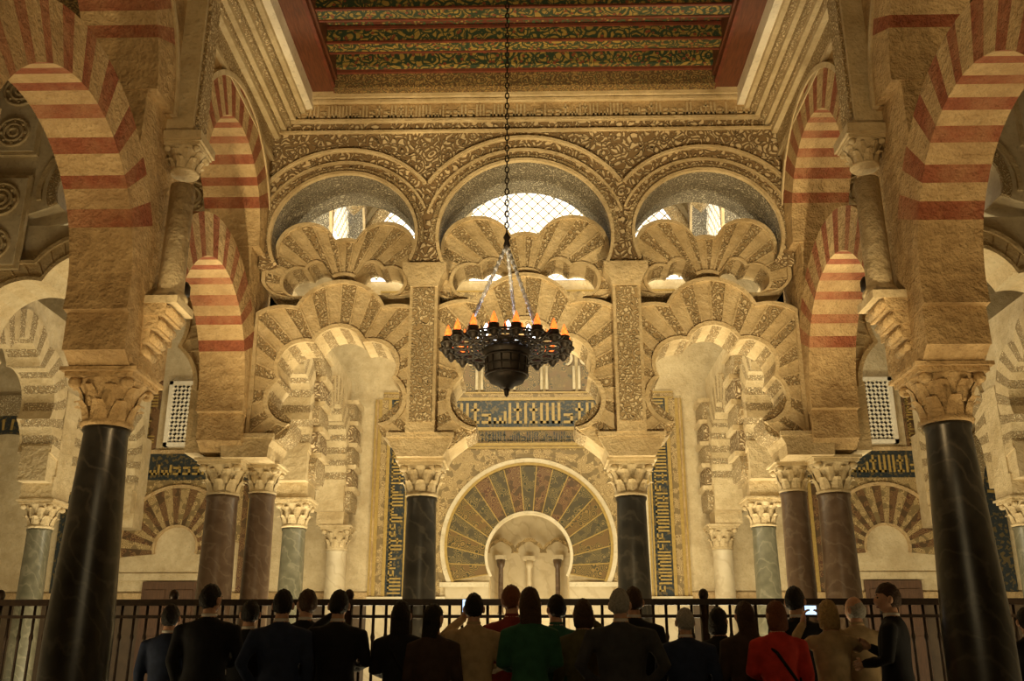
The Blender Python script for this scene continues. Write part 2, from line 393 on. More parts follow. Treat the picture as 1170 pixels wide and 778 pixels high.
# ------------------------------------------------------------------ nave side arcades (striped)
def stripes(a0,a1,n):
    b=[27.0]
    while b[-1]<153: b.append(b[-1]+(126/17)*random.uniform(.8,1.2)*(1.12 if len(b)%2==0 else .88))
    out=[]
    for i in range(n):
        a=math.degrees(a0+(a1-a0)*(i+.5)/n)
        if a<27 or a>153: out.append(STONE); continue
        k=sum(1 for x in b if x<=a); out.append(RED if k%2 else CREAMV)
    return out
def side_arcade(sx):
    mb=MB(STONE,RED,CREAMV)
    mb.M=Matrix.Translation((sx*3.57,0,0))@Matrix(((0,-sx,0,0),(1,0,0,0),(0,0,1,0),(0,0,0,1)))
    n=210
    for cy in(3.0,6.4,9.8):
        a0,a1=R(-8),R(188)
        A=angs(a0,a1,n); st=stripes(a0,a1,n)
        mb.strip([polar(cy,4.12,1.18,a) for a in A],[polar(cy,4.12,1.64,a) for a in A],-.27,.27,lambda i:st[i])
        a0,a1=R(0),R(180); A=angs(a0,a1,n); st2=stripes(a0,a1,n)
        mb.strip([polar(cy,5.98,1.02,a) for a in A],[polar(cy,5.98,1.44,a) for a in A],-.34,.34,lambda i:st2[i])
        rect=(cy-1.7,cy+1.7,5.98,ZTOP)
        A=angs(R(0),R(180),40,cy,5.98,rect)
        mb.strip([polar(cy,5.98,1.43,a) for a in A],[rectpt(cy,5.98,a,*rect) for a in A],-.3,.3,STONE)
        ring(mb,cy,5.98,1.44,1.50,R(0),R(180),40,.3,.36,STONEW)
    for py in(1.3,4.7,8.1,11.5):
        mb.box(py-.46,py+.46,-.262,.262,ZC+.1,4.25,STONE)
        mb.prism([(py-.3,ZC),(py+.3,ZC),(py+.46,ZC+.12),(py-.46,ZC+.12)],-.258,.258,STONE)
        mb.box(py-.53,py+.53,-.255,.255,4.2,5.3,STONE)
        mb.box(py-.66,py+.66,-.25,.25,5.25,6.0,STONE)
        if py>11: continue
        for k in range(4):
            mb.box(py-.14-.02*k,py+.14+.02*k,.2,.27+.065*k,3.66+.12*k,3.78+.12*k,STONE)
            mb.tube([(py-.135-.02*k,.27+.065*k,3.72+.12*k),(py+.135+.02*k,.27+.065*k,3.72+.12*k)],.042,STONE)
        mb.box(py-.21,py+.21,.2,.56,4.13,4.2,STONEW)
        mb.lathe([(.15,4.2),(.16,4.25),(.13,4.29),(.115,4.32),(.11,5.36)],py,.41,16,STONEW)
        capital(mb,py,.41,5.76,.68,STONEW)
        mb.box(py-.21,py+.21,.2,.60,5.76,5.84,STONEW)
        mb.box(py-.17,py+.17,.2,.50,5.84,7.5,STONEW)
        mb.box(py-.12,py+.12,.5,.53,5.95,7.4,CARVEF)
    mb.box(-1,11.1,.27,.35,7.30,7.35,STONEW)
    mb.box(-1,11.1,.27,.33,7.35,7.62,CARVEF)
    mb.box(-1,11.1,.27,.40,7.62,7.68,STONEW)
    for k in range(6): mb.box(-1,11.1,.27,.42+.06*k,7.68+.06*k,7.74+.06*k,STONEW if k%2 else CARVEF)
    mb.box(-1,11.1,.27,.81,8.04,ZTOP,WCORN)
    return mb.obj('striped_double_arcade')
side_arcade(-1); side_arcade(1)
for sx in(-1,1):
    mb=MB(IRON); x=sx*3.28
    mb.tube([(x,8.35,4.42),(x-sx*.10,8.35,4.42)],.015,IRON,6)
    mb.rings([(x-sx*.14,8.35,4.36,.03,.03),(x-sx*.14,8.35,4.37,.06,.06),(x-sx*.14,8.35,4.46,.06,.06),(x-sx*.14,8.35,4.50,.035,.035)],14,IRON)
    mb.tube([(x,8.31,4.42),(x,8.39,4.42)],.03,IRON,8)
    mb.obj('wall_spotlight')

# ------------------------------------------------------------------ ceiling of nave
DZ=-.38
mb=MB(PRED)
mb.box(-3.6,3.6,-1.5,11.95,9.02+DZ,9.12+DZ,PRED)
c=mb.obj('ceiling')
mb=MB(WOODB,PGREEN,PGOLD,PRED)
for sx in(-1,1):
    x0,x1=sorted((sx*2.46,sx*2.78)); mb.box(x0,x1,-1.5,11.1,8.635+DZ,8.72+DZ,WOODB)
    x0,x1=sorted((sx*2.42,sx*3.3)); mb.box(x0,x1,-1.5,11.1,8.72+DZ,9.02+DZ,WOODB)
    x0,x1=sorted((sx*2.44,sx*2.48)); mb.box(x0,x1,-1.5,11.1,8.61+DZ,8.66+DZ,WOODR)
mb.box(-2.46,2.46,10.86,11.10,8.60+DZ,8.80+DZ,PGOLD)
mb.box(-2.46,2.46,10.82,11.10,8.80+DZ,8.84+DZ,WOODR)
mb.box(-2.46,2.46,10.74,11.10,8.84+DZ,9.02+DZ,PGREEN)
y=10.15
while y>-1:
    mb.box(-2.42,2.42,y,y+.22,8.78+DZ,9.02+DZ,PGREEN)
    mb.box(-2.42,2.42,y-.02,y+.24,8.96+DZ,9.0+DZ,WOODR)
    mb.box(-2.42,2.42,y-.01,y+.02,8.765+DZ,8.79+DZ,WOODR); mb.box(-2.42,2.42,y+.20,y+.23,8.765+DZ,8.79+DZ,WOODR)
    y-=.64
mb.obj('painted_ceiling_beams')

# ------------------------------------------------------------------ antechamber side arcades & aisle arches
def lobed_wall(mb,cx,hb,sc,zc,zu,ru,ztop,d0,d1,th=.5,z0=5.9):
    A,i_,o_=lobed(mb,cx,zc,hb,sc,d0+.05,d1-.05,5,CARVEF,SMOOTHV,th=th,a_end=14)
    rect=(cx-hb,cx+hb,4.0,z0+.35)
    out=[];inn=[]
    for a,p in zip(A,o_):
        if S(a)<.1: continue
        q=rectpt(cx,zc,a,*rect); inn.append((p[0],min(p[1],z0+.34))); out.append(q)
    mb.strip(inn,out,d0+.12,d1-.12,STONEW)
    e=abs(i_[0][0]-cx)
    for s2 in(-1,1):
        x0,x1=sorted((cx+s2*e,cx+s2*hb)); mb.box(x0,x1,d0+.07,d1-.07,3.75,i_[0][1]+.1,SMOOTHV)
    if ru: 
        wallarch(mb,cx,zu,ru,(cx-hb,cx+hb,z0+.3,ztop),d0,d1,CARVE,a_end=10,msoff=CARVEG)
        ring(mb,cx,zu,ru,ru+.07,R(-10),R(190),40,d0-.04,d0,SMOOTHV)
        ring(mb,cx,zu,ru,ru+.07,R(-10),R(190),40,d1,d1+.04,SMOOTHV)
nwin=3
def archwin(name,M,cx,zb,zc,r,d):
    mb=MB(GLOW,WHITE); mb.M=M
    A=angs(0,PI,20)
    mb.prism([(cx+r,zb)]+[polar(cx,zc,r,a) for a in A]+[(cx-r,zb)],d-.02,d,GLOW)
    for s2 in(-1,1):
        dd=d-.05 if s2<0 else d+.03
        lattice(mb,cx-r*.97,cx+r*.97,zb+.02,zc+r*.7,dd,dd+.02,.22,.022,WCORN)
    mb.obj(name)
for sx in(-1,1):
    mb=MB(CARVEF,SMOOTHV)
    MM=Matrix.Translation((sx*3.52,0,0))@Matrix(((0,-sx,0,0),(1,0,0,0),(0,0,1,0),(0,0,0,1)))
    mb.M=MM
    for cy,zu in((13.25,7.75),(16.2,8.9)):
        lobed_wall(mb,cy,1.45,1.12,4.45,zu,1.15,11.5,-.32,.32,th=.45)
        nwin+=1; archwin('window_%d'%(nwin+3),MM,cy,zu-.28,zu,1.14,0)
    for py in(14.7,17.6):
        mb.box(py-.26,py+.26,-.24,.24,ZC,3.8,SMOOTHV)
        for k in range(5):
            z=3.78+.40*k; w=.30+.03*(k%2)
            mb.prism([(py-.24,z),(py+.24,z),(py+.34+.02*k,z+.12),(py+.34+.02*k,z+.24),(py+.26,z+.36),(py-.26,z+.36),(py-.34-.02*k,z+.24),(py-.34-.02*k,z+.12)],-.33,.36,CARVE if k%2 else CARVEF)
            mb.box(py-.28,py+.28,-.36,.42,z+.34,z+.42,SMOOTHV)
    mb.obj('lobed_side_arcade')
    mb=MB(CARVEF,SMOOTHV,WHITE)
    cx=sx*5.47
    A,i_,o_=lobed(mb,cx,4.55,1.62,1.66,11.22,11.8,5,STONEW,SMOOTHV,th=.30,a_end=10)
    rect=(cx-1.62,cx+1.62,4.0,6.5); inn=[];out=[]
    for a,p in zip(A,o_):
        if S(a)<.1: continue
        inn.append((p[0],min(p[1],6.49))); out.append(rectpt(cx,4.55,a,*rect))
    mb.strip(inn,out,11.28,11.75,WHITE)
    for s2 in(-1,1):
        x0,x1=sorted((cx+s2*1.44,cx+s2*1.62)); mb.box(x0,x1,11.25,11.78,ZC,4.35,SMOOTHV)
    wallarch(mb,cx,6.95,.55,(cx-1.62,cx+1.62,6.45,9.3),11.2,11.8,WHITE,a_end=20)
    ring(mb,cx,6.95,.55,.67,R(-20),R(200),30,11.15,11.2,CARVEF)
    ring(mb,cx,6.95,.75,.81,R(-10),R(190),30,11.16,11.2,STONEW)
    for z0 in(5.85,7.45):
      for s2 in(-1,1):
        x=cx+s2*1.22
        mb.box(x-.34,x+.34,11.14,11.2,z0,z0+1.3,STONEW)
        mb.box(x-.29,x+.29,11.12,11.14,z0+.05,z0+1.25,WHITE)
        for zz,rr in((z0+.32,.2),(z0+.95,.22)):
            for t in(1,.62,.3): mb.torus((x,11.11,zz),rr*t,.022,STONEW,24,5,'xz')
            for k in range(8): mb.ell((x+rr*.8*C(k*PI/4),11.11,zz+rr*.8*S(k*PI/4)),(.03,.02,.03),STONEW,6,4)
    mb.obj('aisle_lobed_arch')
    mb=MB(CARVEF,SMOOTHV)
    mb.M=Matrix.Translation((sx*7.35,0,0))@Matrix(((0,-sx,0,0),(1,0,0,0),(0,0,1,0),(0,0,0,1)))
    for cy in(6.4,9.8,13.1,16.3):
        hb=1.7 if cy<11 else 1.6
        lobed_wall(mb,cy,hb,1.25,4.45,7.3,1.0,9.3,-.28,.28,th=.42)
    for py in(4.7,8.1,11.5,14.7,17.8):
        mb.box(py-.28,py+.28,-.24,.24,ZC,3.85,SMOOTHV)
        mb.box(py-.22,py+.22,-.235,.235,3.8,5.2,SMOOTHV)
    mb.obj('outer_lobed_arcade')

# ------------------------------------------------------------------ back wall (qibla) with mihrab
YB=18.0
mb=MB(STONEW,CMARB)
inn=[];out=[]
HB=2.2; zc_=3.05; ri=.79
pts=[(.70,0.0),(.70,1.2),(.70,2.68)]
for p in pts: inn.append(p); out.append((HB,p[1]))
A=angs(R(-27),R(207),50,0,zc_,(-HB,HB,0,6.1))
for a in A:
    p=polar(0,zc_,ri,a); inn.append(p)
    out.append(rectpt(0,zc_,a,-HB,HB,0,6.1) if S(a)>0 else (math.copysign(HB,C(a)),p[1]))
for p in reversed(pts): inn.append((-p[0],p[1])); out.append((-HB,p[1]))
mb.strip(inn,out,YB,YB+.4,STONEW)
for x0,x1 in((-11,-HB),(HB,11)): mb.box(x0,x1,YB,YB+.4,0,6.1,STONEW)
mb.box(-11,11,YB,YB+.4,6.1,12,STONEW)
mb.obj('wall_back')
mb=MB(GOLDM,BLUEM)
A0,A1=R(-24),R(204); n=152
def vf(i):
    k=i//8
    d=abs(k-9)
    if d>4: return GOLDM if d%2 else GREYM
    return [GREYM,REDM,GREYM,REDM,GREYM][d]
A=angs(A0,A1,n)
mb.strip([polar(0,3.05,.80,a) for a in A],[polar(0,3.22,1.48,a) for a in A],YB-.05,YB,vf)
for k in range(0,n+1,8):
    a=A[k]; p=polar(0,3.05,.8,a); q=polar(0,3.22,1.48,a); v=Vector((q[0]-p[0],q[1]-p[1])).normalized(); nn=Vector((-v.y,v.x))*.009
    mb.prism([(p[0]+nn.x,p[1]+nn.y),(q[0]+nn.x,q[1]+nn.y),(q[0]-nn.x,q[1]-nn.y),(p[0]-nn.x,p[1]-nn.y)],YB-.06,YB-.05,GOLDL)
ring(mb,0,3.22,1.48,1.53,R(-25),R(205),60,YB-.08,YB,GOLDL)
ring(mb,0,3.22,1.53,1.61,R(-25),R(205),60,YB-.07,YB,WHITE)
ring(mb,0,3.22,1.61,1.70,R(-25),R(205),60,YB-.04,YB,BANDM)
ring(mb,0,3.05,.75,.80,R(-27),R(207),60,YB-.08,YB+.1,WHITE)
A=angs(R(0),R(180),50,0,3.22,(-2.1,2.1,2.4,5.0))
mb.strip([polar(0,3.22,1.70,a) for a in A],[rectpt(0,3.22,a,-2.1,2.1,2.4,5.02) for a in A],YB-.02,YB,BANDM)
for sx in(-1,1):
    x0,x1=sorted((sx*1.6,sx*2.1)); mb.box(x0,x1,YB-.015,YB,2.3,3.24,BANDM)
def hband(z0,z1,x,m,kf=None,fr=GOLDL):
    mb.box(-x,x,YB-.03,YB,z0,z1,m)
    mb.box(-x,x,YB-.05,YB-.03,z0,z0+.03,fr); mb.box(-x,x,YB-.05,YB-.03,z1-.03,z1,fr)
    if kf: kufic(mb,-x+.05,x-.05,z0+.04,z1-.04,YB-.045,YB-.03,kf)
hband(5.02,5.10,2.2,WHITE); hband(5.10,5.40,2.2,GOLDM,BLUEM); hband(5.40,5.98,2.2,BLUEM,GOLDL)
hband(5.98,6.12,2.75,BANDM)
def vband(x0,x1,z0,z1,m,kf=None):
    mb.box(x0,x1,YB-.03,YB,z0,z1,m)
    mb.box(x0,x0+.03,YB-.05,YB-.03,z0,z1,GOLDL); mb.box(x1-.03,x1,YB-.05,YB-.03,z0,z1,GOLDL)
    if kf: kufic(mb,x0+.04,x1-.04,z0,z1,YB-.045,YB-.03,kf,True)
for sx in(-1,1):
    for a,b,m,kf in((2.10,2.22,WHITE,None),(2.25,2.62,BLUEM,GOLDL),(2.62,2.80,BANDM,None),(2.80,2.9,STONE,None)):
        x0,x1=min(sx*a,sx*b),max(sx*a,sx*b)
        vband(x0,x1,2.3,5.98,m,kf)
mb.box(-2.9,-1.5,YB-.06,YB,0,2.3,CMARB); mb.box(1.5,2.9,YB-.06,YB,0,2.3,CMARB)
mb.box(-1.5,-.72,YB-.06,YB,0,2.5,CMARB); mb.box(.72,1.5,YB-.06,YB,0,2.5,CMARB)
mb.box(-2.9,-1.5,YB-.10,YB,2.26,2.33,WHITE); mb.box(1.5,2.9,YB-.10,YB,2.26,2.33,WHITE)
mb.box(-1.6,-.72,YB-.10,YB,2.5,2.58,WHITE); mb.box(.72,1.6,YB-.10,YB,2.5,2.58,WHITE)
for k in range(7):
    cx=(k-3)*.62
    mb.box(cx-.28,cx+.28,YB-.02,YB,6.14,7.05,GOLDM)
    A=angs(R(-30),R(210),40)
    L3=[R(30),R(90),R(150)]
    mb.strip([polar(cx,6.72,lobr(a,.10,.11,L3) or .12,a) for a in A],[polar(cx,6.72,(lobr(a,.10,.11,L3) or .12)+.05,a) for a in A],YB-.07,YB-.02,WHITE)
    for s2 in(-1,1): mb.tube([(cx+s2*.26,YB-.06,6.16),(cx+s2*.26,YB-.06,6.62)],.03,WHITE)
    mb.box(cx-.31,cx+.31,YB-.08,YB,7.05,7.1,WHITE)
hband(7.12,7.5,2.3,BLUEM,GOLDL); hband(7.5,7.62,2.9,WHITE)
hband(7.75,8.2,2.9,BANDM)
mb.obj('mihrab_mosaic_facade')
mb=MB(WHITE,CMARB)
seg=20; rr=1.15
pr=[]
for i in range(seg+1):
    a=R(0)+R(180)*i/seg; pr.append((rr*C(a),YB+.4+rr*S(a)*1.1))
for (x0,y0),(x1,y1) in zip(pr,pr[1:]):
    for z0,z1,m in((0,2.0,CMARB),(2.0,2.1,WHITE),(2.1,4.3,CMARB)):
        i=[mb.av(p) for p in((x0,y0,z0),(x1,y1,z0),(x1,y1,z1),(x0,y0,z1))]; mb.face(i,m)
mb.box(-1.3,1.3,YB+.4,YB+1.8,4.3,4.4,WHITE)
for k in(-2,-1,0,1,2):
    a=R(90+k*34); x=.98*C(a); y=YB+.4+.98*1.1*S(a)
    mb.lathe([(.07,2.1),(.05,2.15),(.045,2.95),(.07,3.0),(.09,3.12)],x,y,10,RMARB if abs(k)==1 else CMARB)
    mb.box(x-.11,x+.11,y-.08,y+.08,3.12,3.2,WHITE)
yb=YB+.4+1.0
for cx in(-.55,0,.55):
    A=angs(0,PI,24); L3=[R(25),R(90),R(155)]
    mb.strip([polar(cx,3.25,lobr(a,.10,.12,L3) or .14,a) for a in A],[polar(cx,3.25,(lobr(a,.10,.12,L3) or .14)+.07,a) for a in A],yb-.1,yb-.02,BANDM)
mb.obj('mihrab_niche',fix=False)
for sx in(-1,1):
    mb=MB(BANDM,REDM)
    cx=sx*6.45
    ring(mb,cx,3.2,.42,1.0,R(-15),R(195),66,YB-.05,YB,lambda i:(REDM if (i//3)%2 else BANDM),cz1=3.3)
    ring(mb,cx,3.3,1.0,1.06,R(-15),R(195),50,YB-.07,YB,STONE)
    ring(mb,cx,3.2,.38,.42,R(-15),R(195),50,YB-.07,YB,STONE)
    mb.box(cx-1.35,cx+1.35,YB-.03,YB,4.45,4.95,BLUEM)
    kufic(mb,cx-1.3,cx+1.3,4.5,4.9,YB-.045,YB-.03,GOLDL)
    for s2 in(-1,1):
        x=cx+s2*1.3; mb.box(x-.14,x+.14,YB-.025,YB,2.3,4.45,REDM); mb.box(x-.03,x+.03,YB-.05,YB-.025,2.3,4.45,GOLDL)
    A=angs(R(0),R(180),40,cx,3.3,(cx-1.16,cx+1.16,3,4.45))
    mb.strip([polar(cx,3.3,1.06,a) for a in A],[rectpt(cx,3.3,a,cx-1.16,cx+1.16,3,4.45) for a in A],YB-.02,YB,BANDM)
    mb.box(cx-1.45,cx+1.45,YB-.05,YB,4.95,5.02,STONE)
    mb.box(cx-1.0,cx+1.0,YB-.05,YB,2.62,2.75,STONEW)
    for s2 in(-1,1):
        x=cx+s2*.75; mb.box(x-.16,x+.16,YB-.03,YB,5.05,6.5,REDM); kufic(mb,x-.14,x+.14,5.05,6.5,YB-.045,YB-.03,GOLDL,True)
    bx=sx*9.9
    ring(mb,bx,4.1,1.25,1.60,R(0),R(180),60,YB-.05,YB,BLUEM)
    ring(mb,bx,4.1,1.60,2.0,R(0),R(180),60,YB-.08,YB,CARVEF)
    for s2 in(-1,1):
        if s2==sx: continue
        mb.box(bx+s2*1.42-.17,bx+s2*1.42+.17,YB-.05,YB,2.4,4.1,BLUEM); mb.box(bx+s2*1.8-.2,bx+s2*1.8+.2,YB-.08,YB,2.4,4.1,CARVEF)
    for k in range(26):
        a=R(4+k*6.9)
        if sx*C(a)>.55: continue
        mb.prism([polar(bx,4.1,1.32,a-.012),polar(bx,4.1,1.53,a-.012),polar(bx,4.1,1.53,a+.02),polar(bx,4.1,1.32,a+.02)],YB-.06,YB-.05,GOLDL)
    x0,x1=sorted((sx*2.9,sx*11)); mb.box(x0,x1,YB-.08,YB,2.26,2.4,STONE); mb.box(x0,x1,YB-.04,YB,0,2.26,DADO)
    mb.obj('portal_mosaic_surround')
    mb=MB(DOORM,IRON)
    mb.box(cx-.5,cx+.5,YB-.10,YB-.04,0,2.6,DOORM)
    for s2 in(-1,1):
        for z0 in(.2,1.0,1.8): mb.box(cx+s2*.25-.18,cx+s2*.25+.18,YB-.13,YB-.10,z0,z0+.65,DOORM)
    for s2 in(-1,1): mb.torus((cx+s2*.05,YB-.14,1.2),.04,.01,IRON,12,5,'xz')
    mb.obj('door_%d'%(1 if sx<0 else 2))
    mb=MB(WHITE,GLOW)
    wx=cx
    mb.box(wx-.42,wx+.42,YB-.02,YB-.005,5.08,6.35,VOID)
    lattice(mb,wx-.36,wx+.36,5.14,6.29,YB-.08,YB-.02,.155,.045,WCORN)
    for a in((-.42,-.35,5.08,6.35),(.35,.42,5.08,6.35),(-.42,.42,5.08,5.15),(-.42,.42,6.28,6.35)):
        mb.box(wx+a[0],wx+a[1],YB-.12,YB,a[2],a[3],WCORN)
    mb.obj('window_%d'%(1 if sx<0 else 2))
for j,(wx,wr) in enumerate(((-2.55,.55),(0,1.15),(2.55,.55))):
    zw=9.55
    archwin('window_%d'%(3+j),Matrix(),wx,8.4,zw,wr,YB-.06)
    mb=MB(WHITE)
    ring(mb,wx,zw,wr,wr+.15,0,PI,24,YB-.2,YB,WHITE)
    for s2 in(-1,1): mb.box(wx+s2*(wr+.075)-.075,wx+s2*(wr+.075)+.075,YB-.2,YB,8.4,zw,WHITE)
    mb.obj('trim_%d'%(1+j))
mb=MB(STONEW,CARVEF)
mb.box(-3.6,3.6,11.96,18.4,11.5,11.6,STONEW)
for (p,q) in(((-3.3,12.2),(3.3,17.8)),((3.3,12.2),(-3.3,17.8)),((-1.4,12.1),(-1.4,17.9)),((1.4,12.1),(1.4,17.9)),((-3.3,13.6),(3.3,13.6)),((-3.3,16.4),(3.3,16.4))):
    pts=[]
    for i in range(17):
        t=i/16; pts.append((p[0]+(q[0]-p[0])*t,p[1]+(q[1]-p[1])*t,9.2+2.1*S(PI*t)))
    mb.tube(pts,.13,CARVEF,8)
mb.box(-3.6,3.6,11.7,11.96,8.2,11.5,STONEW)
mb.obj('ribbed_vault')

# ------------------------------------------------------------------ shell
mb=MB(FLOORM); mb.box(-11.4,11.4,-2.4,20.2,-.12,0,FLOORM); mb.obj('floor')
mb=MB(WHITE); mb.box(-11.4,-11,-2.4,18.4,0,9.6,WHITE); mb.obj('wall_left')
mb=MB(WHITE); mb.box(11,11.4,-2.4,18.4,0,9.6,WHITE); mb.obj('wall_right')
mb=MB(STONEW); mb.box(-11.4,11.4,-2.4,-2.0,0,9.6,STONEW); mb.obj('wall_front')
for sx in(-1,1):
    mb=MB(WOODB,PGREEN); x0,x1=sorted((sx*3.9,sx*11))
    mb.box(x0,x1,-2,18,9.5,9.6,PGOLD)
    y=-1.5
    while y<17.8: mb.box(x0,x1,y,y+.2,9.3,9.5,WOODB); y+=.9
    mb.obj('ceiling_aisle')

# ------------------------------------------------------------------ chandelier
cx,cy,cz=-.14,8.0,3.72
ch=empty('chandelier',(cx,cy,cz)); ch.scale=(.96,.96,1.0)
mb=MB(IRON)
mb.torus((0,0,0),.50,.014,IRON,48); mb.torus((0,0,.035),.48,.01,IRON,48); mb.torus((0,0,0),.34,.012,IRON,40); mb.torus((0,0,0),.19,.014,IRON,32)
NL=18
for k in range(NL):
    a=2*PI*k/NL
    mb.tube([(.18*C(a),.18*S(a),0),(.50*C(a),.50*S(a),0)],.011,IRON,6)
    a2=a+PI/NL
    mb.torus((.42*C(a2),.42*S(a2),0),.055,.013,IRON,14,5)
    mb.torus((.265*C(a2),.265*S(a2),0),.038,.013,IRON,12,5)
    mb.torus((.545*C(a),.545*S(a),0),.052,.014,IRON,14,5)
    mb.lathe([(.012,-.06),(.035,-.03),(.045,.02),(.048,.05)],.545*C(a),.545*S(a),10,IRON)
    mb.tube([(.49*C(a2),.49*S(a2),-.02),(.56*C(a2),.56*S(a2),0),(.60*C(a2),.60*S(a2),.03)],[.012,.012,.004],IRON,5)
mb.lathe([(.03,-.36),(.06,-.35),(.075,-.33),(.15,-.30),(.165,-.27),(.18,-.25),(.185,-.06),(.21,-.04),(.21,0),(.18,.02),(.12,.05),(.05,.08)],0,0,28,IRON)
mb.torus((0,0,-.08),.192,.012,IRON,28); mb.torus((0,0,-.24),.188,.012,IRON,28); mb.torus((0,0,-.16),.187,.008,IRON,28)
for k in range(14):
    a=2*PI*k/14; mb.tube([(.188*C(a),.188*S(a),-.24),(.188*C(a),.188*S(a),-.08)],.007,IRON,5)
mb.lathe([(.005,-.43),(.02,-.41),(.022,-.38),(.03,-.36)],0,0,10,IRON)
mb.obj('filigree_ring',ch)
mb=MB(FLAME)
for k in range(NL):
    a=2*PI*k/NL
    mb.lathe([(.004,.03),(.026,.05),(.030,.08),(.018,.12),(.002,.16)],.545*C(a),.545*S(a),8,FLAME)
    a+=PI/NL
    mb.lathe([(.003,.02),(.016,.03),(.019,.055),(.011,.085),(.001,.115)],.42*C(a),.42*S(a),8,FLAME)
for k in range(7):
    a=2*PI*k/7+.3; mb.lathe([(.004,.07),(.026,.09),(.03,.12),(.018,.155),(.002,.18)],.24*C(a),.24*S(a),8,LAMPC)
mb.obj('flames',ch)
mb=MB(STRAP,IRON)
for k in range(3):
    a=2*PI*k/3+R(75)
    p=Vector((.42*C(a),.42*S(a),0)); q=Vector((0,0,.98))
    mb.tube([p,q],.015,STRAP,6)
    for t in range(1,16):
        mb.ell(p.lerp(q,t/16),(.02,.02,.027),STRAP,6,4)
mb.lathe([(.01,.94),(.035,.97),(.02,1.02),(.035,1.05),(.01,1.1)],0,0,10,IRON)
z=1.08; i=0
while z<4.87+DZ:
    n=8; pts=[]
    ax=(1,0) if i%2 else (0,1)
    for k in range(n+1):
        t=2*PI*k/n; pts.append((ax[0]*.018*C(t),ax[1]*.018*C(t),z+.035+.035*S(t)))
    mb.tube(pts,.0065,IRON,4); z+=.056; i+=1
mb.obj('hanging_chain',ch)
# ------------------------------------------------------------------ railing
mb=MB(RAILM); YR=9.95
mb.box(-10.5,10.5,YR-.035,YR+.035,1.70,1.76,RAILM); mb.box(-10.5,10.5,YR-.02,YR+.02,1.58,1.61,RAILM); mb.box(-10.5,10.5,YR-.03,YR+.03,.12,.17,RAILM)
x=-10.5
k=0
while x<=10.5:
    if k%14==0:
        mb.lathe([(.045,0),(.045,1.7)],x,YR,8,RAILM); mb.ell((x,YR,1.80),(.05,.05,.06),RAILM,10,6)
    else:
        mb.lathe([(.015,.15),(.015,.8),(.026,.84),(.026,.88),(.015,.92),(.015,1.36),(.024,1.40),(.015,1.44),(.015,1.7)],x,YR,6,RAILM)
    x+=.125;k+=1
mb.obj('iron_railing',fix=False)

# ------------------------------------------------------------------ people
def pm(name,c,rough=.85,sc=12,bp=.2):
    m=mk(name,'plain',c,tuple(v*.7 for v in c),scale=sc,rough=rough,bump=bp)
    m.node_tree.nodes['Principled BSDF'].inputs['Specular IOR Level'].default_value=.2
    return m
SKIN=pm('skin',(.48,.27,.17),.5)
COL={'black':pm('cloth_black',(.010,.010,.012)),'navy':pm('cloth_navy',(.018,.026,.055)),'grey':pm('cloth_grey',(.04,.04,.042)),
'beige':pm('cloth_beige',(.36,.26,.14)),'red':pm('cloth_red',(.45,.035,.022)),'green':pm('cloth_green',(.022,.085,.045)),'olive':pm('cloth_olive',(.08,.072,.032)),
'maroon':pm('cloth_maroon',(.18,.028,.02)),'brown':pm('cloth_brown',(.045,.028,.02)),'white':pm('cloth_white',(.55,.52,.46)),'jeans':pm('cloth_denim',(.03,.045,.09)),'blue':pm('cloth_blue',(.05,.08,.2))}
HAIR={'black':pm('hair_black',(.012,.009,.007),.6,60,.6),'brown':pm('hair_brown',(.05,.026,.014),.6,60,.6),'grey':pm('hair_grey',(.30,.28,.24),.7,60,.6),'blond':pm('hair_blond',(.36,.24,.10),.6,60,.6),'auburn':pm('hair_auburn',(.15,.05,.02),.6,60,.6)}
EYE=pm('eye_dark',(.01,.01,.01),.2); LIP=pm('lips',(.35,.12,.1),.5); SHOE=pm('shoe_leather',(.015,.012,.01),.4)
SCREENM=mk('phone_screen','plain',(.45,.65,1),(.6,.8,1),scale=5,emit=1.6,bump=0)
POSE={'down':((.245,-.03,1.12),(.235,.06,.88)),'front':((.255,.02,1.13),(.10,.24,1.10)),'up':((.34,.12,1.33),(.11,.32,1.55)),
'pocket':((.29,-.08,1.13),(.20,.04,.93)),'chest':((.25,.04,1.14),(.06,.22,1.24))}
pending=[]
